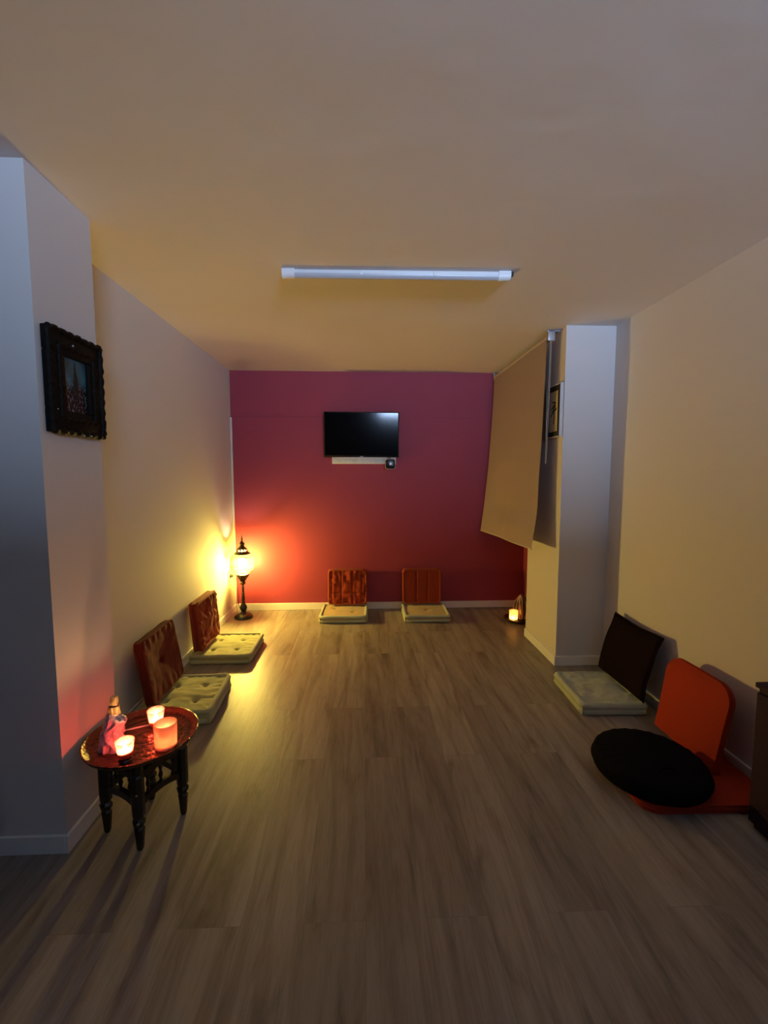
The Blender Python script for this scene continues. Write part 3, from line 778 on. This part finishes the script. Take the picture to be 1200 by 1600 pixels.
for x in (-0.022, -0.002):
    bm = bmesh.new(); tube(bm, bez([(x, 0.0, 0.047), (x, 0.0, 0.07), (x + 0.002, 0.020, 0.066), (x + 0.002, 0.05, 0.067)], 5), 0.004, 8)
    obj('cable', bm, M['blackplastic'], mb)

# ------------------------------------------------------------------ ceiling tube light (off)
tl = thing('tube_light', 'switched off white batten light on the ceiling', 'light fixture', (0.168, 2.300, H), (0, 0, -0.018))
bm = B((-0.545, -0.015, -0.022), (0.545, 0.016, -0.001), bev=0.004); obj('housing', bm, M['whiteplastic'], tl)
# half round diffuser
bm = bmesh.new(); n = 14; ra, rb = 0.019, 0.020
sec = [(ra * math.cos(PI + PI * k / n), -0.020 + rb * math.sin(PI + PI * k / n)) for k in range(n + 1)]
a = [bm.verts.new((-0.51, y, z)) for y, z in sec]; b = [bm.verts.new((0.51, y, z)) for y, z in sec]
for k in range(n): bm.faces.new((a[k], a[k + 1], b[k + 1], b[k]))
bm.faces.new(a); bm.faces.new(b[::-1]); bm.faces.new((a[0], b[0], b[-1], a[-1]))
o = obj('diffuser', bm, M['diffuser'], tl); o['label'] = 'grey frosted diffuser'
for s in (-1, 1):
    bm = bmesh.new()
    sec2 = [(0.022, -0.001)] + [(0.022 * math.cos(-PI * k / n), -0.021 + 0.022 * math.sin(-PI * k / n)) for k in range(n + 1)] + [(-0.022, -0.001)]
    x0, x1 = sorted((s * 0.51, s * 0.572))
    a = [bm.verts.new((x0, y, z)) for y, z in sec2]; b = [bm.verts.new((x1, y, z * (0.92))) for y, z in sec2]
    m_ = len(a)
    for k in range(m_): bm.faces.new((a[k], a[(k + 1) % m_], b[(k + 1) % m_], b[k]))
    bm.faces.new(a[::-1]); bm.faces.new(b)
    obj('end_cap', bm, M['whiteplastic'], tl)
for x in (-0.18, 0.19):
    bm = B((x - 0.008, -0.021, -0.026), (x + 0.008, -0.0165, -0.008), bev=0.001); obj('clip', bm, M['whiteplastic'], tl)
bm = B((0.570, -0.012, -0.020), (0.588, 0.008, -0.002), bev=0.003); obj('cable_entry', bm, M['blackplastic'], tl)

# ------------------------------------------------------------------ left picture (carved dark frame)
pf = thing('framed_picture', 'dark carved wooden frame with small teal tower picture on the left pillar', 'picture', (PX, 1.737, 1.712))
fw_, fh_ = 0.305, 0.362; ft = 0.032
rnd = random.Random(3)
bm = bmesh.new()
iw, ih = 0.135, 0.195
def frame_side(y0, z0, y1, z1, nseg):
    # a rough carved board between two corners
    box(bm, (0.002, min(y0, y1), min(z0, z1)), (ft * 0.8, max(y0, y1), max(z0, z1)), bev=0.004)
frame_side(-fw_ / 2, ih / 2, fw_ / 2, fh_ / 2, 0); frame_side(-fw_ / 2, -fh_ / 2, fw_ / 2, -ih / 2, 0)
frame_side(-fw_ / 2, -ih / 2, -iw / 2, ih / 2, 0); frame_side(iw / 2, -ih / 2, fw_ / 2, ih / 2, 0)
obj('frame', bm, M['brownpicture'], pf)
# carved knobbly border
bm = bmesh.new()
pp = perimeter(fw_ - 0.01, fh_ - 0.01, 0.006, 0.006); loop = []
rad = []
for i, q in enumerate(pp):
    k = noise.noise(Vector((q.x * 40, q.y * 40, 1)))
    g = 1 + 0.012 * k
    loop.append(Vector((ft * 0.78, q.x * g, q.y * g))); rad.append(0.010 + 0.004 * abs(k) + 0.002 * math.sin(i * 0.9))
tube(bm, loop, rad, 8, loop=True); obj('outer_carving', bm, M['brownpicture'], pf)
bm = bmesh.new(); loop = []; rad = []
for i, q in enumerate(perimeter(iw + 0.06, ih + 0.06, 0.004, 0.006)):
    loop.append(Vector((ft * 0.82, q.x, q.y))); rad.append(0.008 + 0.002 * math.sin(i * 1.1))
tube(bm, loop, rad, 8, loop=True); obj('inner_carving', bm, M['brownpicture'], pf)
for (y, z, r) in ((-0.02, 0.142, 0.004), (0.01, -0.182, 0.0035), (0.055, -0.18, 0.003), (-0.12, -0.1, 0.002)):
    bm = bmesh.new(); bmesh.ops.create_uvsphere(bm, u_segments=10, v_segments=8, radius=r)
    o = obj('stud', bm, M['inlay'], pf, loc=(ft * 0.98 if abs(z) > 0.17 else ft * 0.82, y, z)); o['label'] = 'tiny pale stud'
bm = B((0.004, -iw / 2, -ih / 2), (0.012, iw / 2, ih / 2)); pic = obj('picture', bm, M['dusk'], pf, smooth=False)
bm = bmesh.new()   # tower silhouette, thin painted shape
tw = [(-0.016, -0.03), (0.016, -0.03), (0.013, 0.0), (0.016, 0.022), (0.010, 0.026), (0.011, 0.043), (0.006, 0.047), (0.004, 0.062), (0.0015, 0.085), (-0.0015, 0.085), (-0.004, 0.062), (-0.006, 0.047), (-0.011, 0.043), (-0.008, 0.02), (-0.012, 0.0)]
a = [bm.verts.new((0.0124, y + 0.005, z)) for y, z in tw]; bb_ = [bm.verts.new((0.0130, y + 0.005, z)) for y, z in tw]
for k in range(len(tw)): bm.faces.new((a[k], a[(k + 1) % len(tw)], bb_[(k + 1) % len(tw)], bb_[k]))
bm.faces.new(a[::-1]); bm.faces.new(bb_)
o = obj('tower_silhouette', bm, M['ink'], pf, smooth=False)

# ------------------------------------------------------------------ right picture (brush writing)
pr = thing('framed_calligraphy', 'black and cream framed brush writing on the column half behind the blind', 'picture', (CX, 3.17, 1.835), (0, 0, 0))
w2, h2 = 0.115, 0.186   # half sizes
def ring(bm, y0, z0, y1, z1, t, x0, x1, bev=0.001):
    box(bm, (x0, y0, z1 - t), (x1, y1, z1), bev, 1); box(bm, (x0, y0, z0), (x1, y1, z0 + t), bev, 1)
    box(bm, (x0, y0, z0 + t), (x1, y0 + t, z1 - t), bev, 1); box(bm, (x0, y1 - t, z0 + t), (x1, y1, z1 - t), bev, 1)
bm = bmesh.new(); ring(bm, -w2, -h2, w2, h2, 0.007, -0.026, -0.001); obj('frame', bm, M['framewhite'], pr)
bm = bmesh.new(); ring(bm, -w2 + 0.007, -h2 + 0.007, w2 - 0.007, h2 - 0.007, 0.035, -0.024, -0.004); obj('mat', bm, M['ink'], pr)
bm = B((-0.016, -w2 + 0.04, -h2 + 0.04), (-0.006, w2 - 0.04, h2 - 0.04)); obj('paper', bm, M['cream'], pr, smooth=False)
bm = bmesh.new()
for p in ([(-0.04, -0.004), (0.0, 0.012), (0.035, 0.006)], [(-0.045, 0.018), (-0.005, 0.034), (0.02, 0.03)], [(-0.02, 0.05), (-0.01, 0.02)], [(0.005, 0.06), (0.0, -0.09)],
          [(-0.05, -0.03), (-0.01, -0.005), (0.01, 0.01), (0.045, 0.02)], [(0.02, 0.055), (0.012, 0.03)], [(-0.03, 0.07), (0.03, 0.062)]):
    pts3 = [Vector((-0.0165, -y, z)) for y, z in p]
    tube(bm, bez(pts3, 6), 0.0055, 6)
for v in bm.verts: v.co.x = -0.0165 + (v.co.x + 0.0165) * 0.15
o = obj('brush_strokes', bm, M['ink'], pr); o['label'] = 'black brush strokes'
bm = B((-0.0275, -w2, -h2 - 0.0), (-0.0262, -w2 + 0.005, h2)); o = obj('frame_edge', bm, M['ink'], pr, smooth=False)

# ------------------------------------------------------------------ roller blind
bl = thing('roller_blind', 'beige roller blind hanging from the ceiling before the recess', 'blind', (1.318, 3.60, 0))
TZ, BZ = 2.348, 0.820; Y0, Y1 = 3.165, 4.435
bm = bmesh.new(); tube(bm, [(0, Y0 - 3.60 - 0.01, TZ), (0, Y1 - 3.60 + 0.01, TZ)], 0.022, 20); obj('roller_tube', bm, M['blindtube'], bl)
bm = bmesh.new(); nu, nv = 36, 60
def bp_(u, v, s=0.0):
    y = (Y0 + (Y1 - Y0) * u) - 3.60 + 0.022 * math.sin(PI * v) * (1 - 2 * u) * 0.4
    z = TZ + (BZ + 0.022 * (1 - u) - TZ) * v
    x = -0.020 - (0.050 + 0.048 * u) * v ** 1.8 - 0.010 * math.sin(PI * v) * u
    # soft creases low down
    x += 0.035 * v ** 2 * noise.noise(Vector((u * 2.2, v * 3.5, 3.0)))
    x += 0.018 * math.exp(-((v - 0.80 - 0.05 * u) / 0.035) ** 2) * math.sin(PI * u) - 0.016 * math.exp(-((v - 0.90 - 0.04 * u) / 0.025) ** 2) * math.sin(PI * u)
    x += 0.004 * math.exp(-((u - 0.55) / 0.08) ** 2) * v
    return Vector((x + s, y, z))
V = [[[bm.verts.new(bp_(i / nu, j / nv, s)) for j in range(nv + 1)] for i in range(nu + 1)] for s in (0, 0.0008)]
for i in range(nu):
    for j in range(nv):
        bm.faces.new((V[0][i][j], V[0][i + 1][j], V[0][i + 1][j + 1], V[0][i][j + 1]))
        bm.faces.new((V[1][i][j], V[1][i][j + 1], V[1][i + 1][j + 1], V[1][i + 1][j]))
obj('fabric', bm, M['blind'], bl, angle=180)
bm = bmesh.new(); tube(bm, [bp_(i / nu, 1) + Vector((0, 0, -0.004)) for i in range(nu + 1)], 0.0055, 8); obj('bottom_bar', bm, M['blindtube'], bl)
for yy in (Y0 - 0.028, Y1 + 0.012):
    bm = bmesh.new(); y = yy - 3.60
    box(bm, (-0.022, y, TZ - 0.024), (0.028, y + 0.016, H - 0.002), bev=0.004)
    box(bm, (-0.028, y, H - 0.014), (0.064 if yy < 3.8 else 0.05, y + 0.016, H - 0.002), bev=0.003)
    o = obj('end_bracket', bm, M['grey'], bl); o['label'] = 'grey end bracket'
# bead chain loop at the near end
bm = bmesh.new(); tube(bm, bez([(0.002, Y0 - 3.612, TZ - 0.01), (-0.002, Y0 - 3.612, 1.9), (-0.008, Y0 - 3.610, 1.52), (-0.002, Y0 - 3.610, 1.50), (0.006, Y0 - 3.612, 1.9), (0.010, Y0 - 3.612, TZ - 0.01)], 8), 0.0014, 6)
obj('pull_chain', bm, M['blindtube'], bl)

# ------------------------------------------------------------------ tray table
TX, TY, TZT = -0.872, 1.69, 0.352
tt = thing('tray_table', 'low round dark tray table with turned black legs beside the left pillar', 'table', (TX, TY, 0))
TR = 0.203
bm = bmesh.new(); lathe(bm, [(0, -0.010), (TR - 0.030, -0.010), (TR - 0.006, 0.004), (TR, 0.014), (TR + 0.001, 0.020), (TR - 0.004, 0.0205), (TR - 0.010, 0.012), (TR - 0.032, 0.0), (TR - 0.05, -0.001), (0, -0.001)], 72)
for v in bm.verts:
    r = math.hypot(v.co.x, v.co.y)
    if r > TR - 0.008:
        a = math.atan2(v.co.y, v.co.x); v.co.z += 0.0012 * math.sin(a * 36)
o = obj('tray', bm, M['tray'], tt, loc=(0, 0, TZT)); o['label'] = 'engraved copper coloured round tray'
angs = [math.radians(197 + 90 * k) for k in range(4)]
LR = 0.135
legprof = [(0, 0.001), (0.010, 0.001), (0.013, 0.010), (0.016, 0.05), (0.019, 0.085), (0.015, 0.092), (0.021, 0.100), (0.023, 0.115), (0.017, 0.125), (0.022, 0.135), (0.023, 0.16), (0.023, 0.285),
           (0.018, 0.292), (0.022, 0.300), (0.022, 0.325), (0.017, 0.341), (0, 0.341)]
for a in angs:
    bm = bmesh.new(); lathe(bm, legprof, 8); lg = obj('leg', bm, M['ebony'], tt, loc=(LR * math.cos(a), LR * math.sin(a), 0), rot=(0, 0, a), angle=30)
    for (z, s) in ((0.115, 0.006), (0.225, 0.005)):
        bm = bmesh.new()
        star = [((s if q % 2 == 0 else s * 0.45) * math.cos(q * PI / 4), (s if q % 2 == 0 else s * 0.45) * math.sin(q * PI / 4)) for q in range(8)]
        prism(bm, star, 0.0, 0.0015)
        bmesh.ops.transform(bm, verts=bm.verts[:], matrix=Matrix.Translation((0.0222, 0, z)) @ Matrix.Rotation(PI / 2, 4, 'Y'))
        o = obj('inlay', bm, M['inlay'], lg); o['label'] = 'pearl inlay'
for k in range(4):
    a, b = angs[k], angs[(k + 1) % 4]
    pa = Vector((LR * math.cos(a), LR * math.sin(a), 0)); pb = Vector((LR * math.cos(b), LR * math.sin(b), 0))
    dn = (pb - pa).normalized(); L_ = (pb - pa).length; rz = math.atan2(dn.y, dn.x)
    mid = (pa + pb) / 2
    for z, hh in ((0.268, 0.028), (0.165, 0.026)):
        bm = bmesh.new(); n = 14
        prev = []
        for q in range(n + 1):
            x = -L_ / 2 + 0.018 + (L_ - 0.036) * q / n
            arch = 0.016 * (1 - (2 * q / n - 1) ** 2)
            prev.append([bm.verts.new((x, y, z + zz + (arch if z < 0.2 else arch * 0.5))) for y, zz in ((-0.009, 0), (0.009, 0), (0.009, hh), (-0.009, hh))])
        for p_, q_ in zip(prev, prev[1:]):
            for i in range(4): bm.faces.new((p_[i], p_[(i + 1) % 4], q_[(i + 1) % 4], q_[i]))
        bm.faces.new(prev[0][::-1]); bm.faces.new(prev[-1])
        obj('rail', bm, M['ebony'], tt, loc=mid, rot=(0, 0, rz), angle=30)
    for s in (-0.28, 0.0, 0.28):
        bm = bmesh.new(); lathe(bm, [(0.004, 0.195), (0.008, 0.205), (0.0045, 0.215), (0.009, 0.232), (0.0045, 0.25), (0.008, 0.262), (0.004, 0.275)], 10)
        obj('spindle', bm, M['ebony'], tt, loc=mid + dn * (s * L_))
for s in (0, 1):
    bm = bmesh.new(); a = angs[s]; tube(bm, [(LR * math.cos(a), LR * math.sin(a), 0.326), (-LR * math.cos(a), -LR * math.sin(a), 0.326)], 0.010, 4)
    obj('cross_bar', bm, M['ebony'], tt, loc=(0, 0, 0.004 * s))
ZT = TZT + 0.0

# ------------------------------------------------------------------ candles
def cup(r0, r1, h, wall=0.003, base=0.006):
    return [(0, 0), (r0 * 0.92, 0), (r0, 0.003), (r1, h - 0.002), (r1 - wall / 2, h), (r1 - wall, h - 0.002), (r0 - wall, base), (0, base)]
def candle(name, label, loc, r0, r1, h, glassm, flamem, waxh, flame_r=0.0055, flame_h=0.022, flame_off=(0, 0), group=None, glass_label=None):
    t = thing(name, label, 'candle', loc, group=group)
    bm = bmesh.new(); lathe(bm, cup(r0, r1, h), 40); g = obj('glass', bm, glassm, t)
    if glass_label: g['label'] = glass_label
    bm = bmesh.new(); rw = (r0 + (r1 - r0) * waxh / h) - 0.004; lathe(bm, [(0, 0.0065), (r0 - 0.0045, 0.0065), (rw, waxh), (rw * 0.8, waxh - 0.001), (0, waxh - 0.0015)], 32); obj('wax', bm, M['wax'], t)
    bm = bmesh.new(); tube(bm, [(flame_off[0], flame_off[1], waxh - 0.002), (flame_off[0] + 0.001, flame_off[1], waxh + 0.007)], 0.0009, 6); obj('wick', bm, M['wick'], t)
    bm = bmesh.new(); fh = flame_h; fr = flame_r
    lathe(bm, [(0, 0), (fr * 0.6, fh * 0.1), (fr, fh * 0.3), (fr * 0.8, fh * 0.55), (fr * 0.35, fh * 0.82), (0, fh)], 14)
    obj('flame', bm, flamem, t, loc=(flame_off[0], flame_off[1], waxh + 0.005))
    return t
CG = 'lit candles on the tray table'
candle('glass_candle', 'small ruby glass candle at the back of the tray table', (-0.862, 1.782, ZT), 0.024, 0.033, 0.066, M['redglass'], M['flame'], 0.022, group=CG, flame_r=0.0075, flame_h=0.018)
candle('glass_candle', 'tall frosted peach glass candle on the right of the tray table', (-0.756, 1.632, ZT), 0.038, 0.041, 0.096, M['frostglass'], M['smallflame'], 0.014, group=CG, flame_r=0.005, flame_h=0.018)
fc = candle('glass_candle', 'small ruby glass candle at the front of the tray table with its shadowed base modelled in black', (-0.864, 1.550, ZT + 0.020), 0.023, 0.032, 0.060, M['redglass'], M['flame'], 0.020, group=CG, flame_r=0.0075, flame_h=0.018)
ft_ = bmesh.new(); lathe(ft_, [(0, 0.001), (0.021, 0.001), (0.023, 0.005), (0.019, 0.012), (0.023, 0.0195), (0, 0.0195)], 28)
o = obj('shaded_base', ft_, M['ebony'], fc, loc=(0, 0, -0.0198)); o['label'] = 'black piece for the shadowed lower glass'  # black piece stands in for the shadowed lower part of the glass

# crinkled wrapped bag standing on the tray
bg = thing('crinkled_bag', 'crinkled pink lilac bag standing on the tray table near the pillar', 'bag', (-0.950, 1.625, ZT + 0.0005))
def crumple(z0, z1, nz, na, rf, amp, seed):
    bm = bmesh.new(); rings = []
    for j in range(nz + 1):
        v = j / nz; z = z0 + (z1 - z0) * v; rx, ry, ox = rf(z)
        ring_ = []
        for i in range(na):
            a = 2 * PI * i / na
            p = Vector((math.cos(a) * 1.6, math.sin(a) * 1.6, z * 26)) + Vector((seed, 0, 0))
            k = 1 + amp * (1 - 2 * abs(noise.noise(p))) + amp * 0.5 * (0.5 - abs(noise.noise(p * 2.3)))
            ring_.append(bm.verts.new((ox + rx * k * math.cos(a), ry * k * math.sin(a), z)))
        rings.append(ring_)
    for a_, b_ in zip(rings, rings[1:]):
        for i in range(na): bm.faces.new((a_[i], a_[(i + 1) % na], b_[(i + 1) % na], b_[i]))
    bm.faces.new(rings[0][::-1]); bm.faces.new(rings[-1])
    return bm
def rfb(z):
    w_ = 0.038 - 0.022 * (z / 0.15) ** 1.5 + 0.006 * math.exp(-((z - 0.112) / 0.016) ** 2)
    return (w_, w_ * 0.7, 0.010 * z / 0.15 + 0.008 * math.exp(-((z - 0.112) / 0.016) ** 2))
bm = crumple(0.0, 0.142, 60, 72, rfb, 0.34, 2.0); o = obj('wrap', bm, M['wrap'], bg, angle=60)
def rfn(z):
    k = (z - 0.14) / 0.075
    return (0.019 - 0.010 * k, 0.014 - 0.006 * k, 0.010 + 0.006 * k)
bm = crumple(0.139, 0.168, 16, 40, rfn, 0.28, 9.0); o = obj('neck', bm, M['gold'], bg, angle=60); o['label'] = 'gold crumpled neck'
bm = crumple(0.168, 0.175, 3, 40, rfn, 0.15, 9.0); o = obj('tie', bm, M['ink'], bg, angle=60); o['label'] = 'black tie'
bm = crumple(0.175, 0.205, 14, 40, rfn, 0.28, 9.5); o = obj('tuft', bm, M['gold'], bg, angle=60); o['label'] = 'gold crumpled tip'
bm = bmesh.new(); box(bm, (-0.052, -0.0045, 0), (0.052, 0.0045, 0.0035), bev=0.001)
tag(obj('incense_packet', bm, M['paper'], loc=(-0.935, 1.757, ZT + 0.0005), rot=(0, 0, 0.45)), 'slim white incense packet lying on the tray beside the back ruby candle', 'incense packet')

# ------------------------------------------------------------------ candle in the recess
nd = thing('candle_dish', 'dark wooden boat dish with ribbed leaf back on the floor by the recess', 'candle holder', (1.455, 4.02, 0))
bm = bmesh.new(); lathe(bm, [(0, 0.001), (0.10, 0.001), (0.118, 0.010), (0.130, 0.028), (0.132, 0.036), (0.127, 0.036), (0.118, 0.020), (0.106, 0.0105), (0, 0.010)], 48)
obj('dish', bm, M['darkwood'], nd)
# leaf shaped back: cupped shell, curving over to the left
def leaf(u, v, off=0.0):
    # u -1..1 across, v 0..1 up
    wv_ = 0.082 * math.sin(PI * min(1, 0.18 + 0.82 * v)) ** 0.75 * (1 if v < 1 else 0)
    x = u * wv_; z = 0.012 + 0.245 * v
    y = 0.050 * u * u - 0.02 * v + off
    return Vector((x - 0.028 * v ** 2 * 0 , y, z))
bm = bmesh.new(); nu, nv = 20, 26
Fr = [[bm.verts.new(leaf(-1 + 2 * i / nu, j / nv)) for j in range(nv + 1)] for i in range(nu + 1)]
Bk = [[bm.verts.new(leaf(-1 + 2 * i / nu, j / nv, 0.006)) for j in range(nv + 1)] for i in range(nu + 1)]
for i in range(nu):
    for j in range(nv):
        bm.faces.new((Fr[i][j], Fr[i + 1][j], Fr[i + 1][j + 1], Fr[i][j + 1])); bm.faces.new((Bk[i][j], Bk[i][j + 1], Bk[i + 1][j + 1], Bk[i + 1][j]))
for j in range(nv):
    bm.faces.new((Fr[0][j], Fr[0][j + 1], Bk[0][j + 1], Bk[0][j])); bm.faces.new((Fr[nu][j], Bk[nu][j], Bk[nu][j + 1], Fr[nu][j + 1]))
LFR = (0.028, 0.0, 0.0); LRT = (0, 0, -0.55)
obj('leaf_back', bm, M['darkwood'], nd, loc=LFR, rot=LRT, angle=60)
for u in (-0.98, -0.62, -0.25, 0.15, 0.55, 0.98):
    bm = bmesh.new(); tube(bm, [leaf(u, j / nv, -0.0015) for j in range(nv)], 0.003, 6)
    o = obj('rib', bm, M['rib'], nd, loc=LFR, rot=LRT); o['label'] = 'pale raised rib'
candle('glass_candle', 'glowing milky glass candle on the dark boat dish by the recess', (1.398, 3.985, 0.0108), 0.036, 0.040, 0.105, M['milkglass'], M['recessflame'], 0.025, flame_r=0.004, flame_h=0.016)

# ------------------------------------------------------------------ low cabinet at the right edge
cabi = thing('low_cabinet', 'low dark violet cabinet at the right edge against the wall', 'cabinet', (XR, 1.2, 0))
bm = B((-0.215, -0.6, 0.02), (-0.013, 0.370, 0.565), bev=0.003); obj('body', bm, M['cabinet'], cabi)
bm = B((-0.225, -0.61, 0.565), (-0.002, 0.378, 0.585), bev=0.003); obj('top', bm, M['cabinet'], cabi)
bm = B((-0.205, -0.59, 0.0), (-0.013, 0.360, 0.02)); obj('plinth', bm, M['blackplastic'], cabi, smooth=False)
for s in (-0.36, 0.13):
    bm = B((-0.227, s - 0.235, 0.03), (-0.2155, s + 0.235, 0.55), bev=0.002); d_ = obj('door', bm, M['cabinet'], cabi)
    bm = bmesh.new(); bmesh.ops.create_uvsphere(bm, u_segments=12, v_segments=8, radius=0.009); obj('knob', bm, M['grey'], d_, loc=(-0.233, s + (0.2 if s < 0 else -0.2), 0.34))
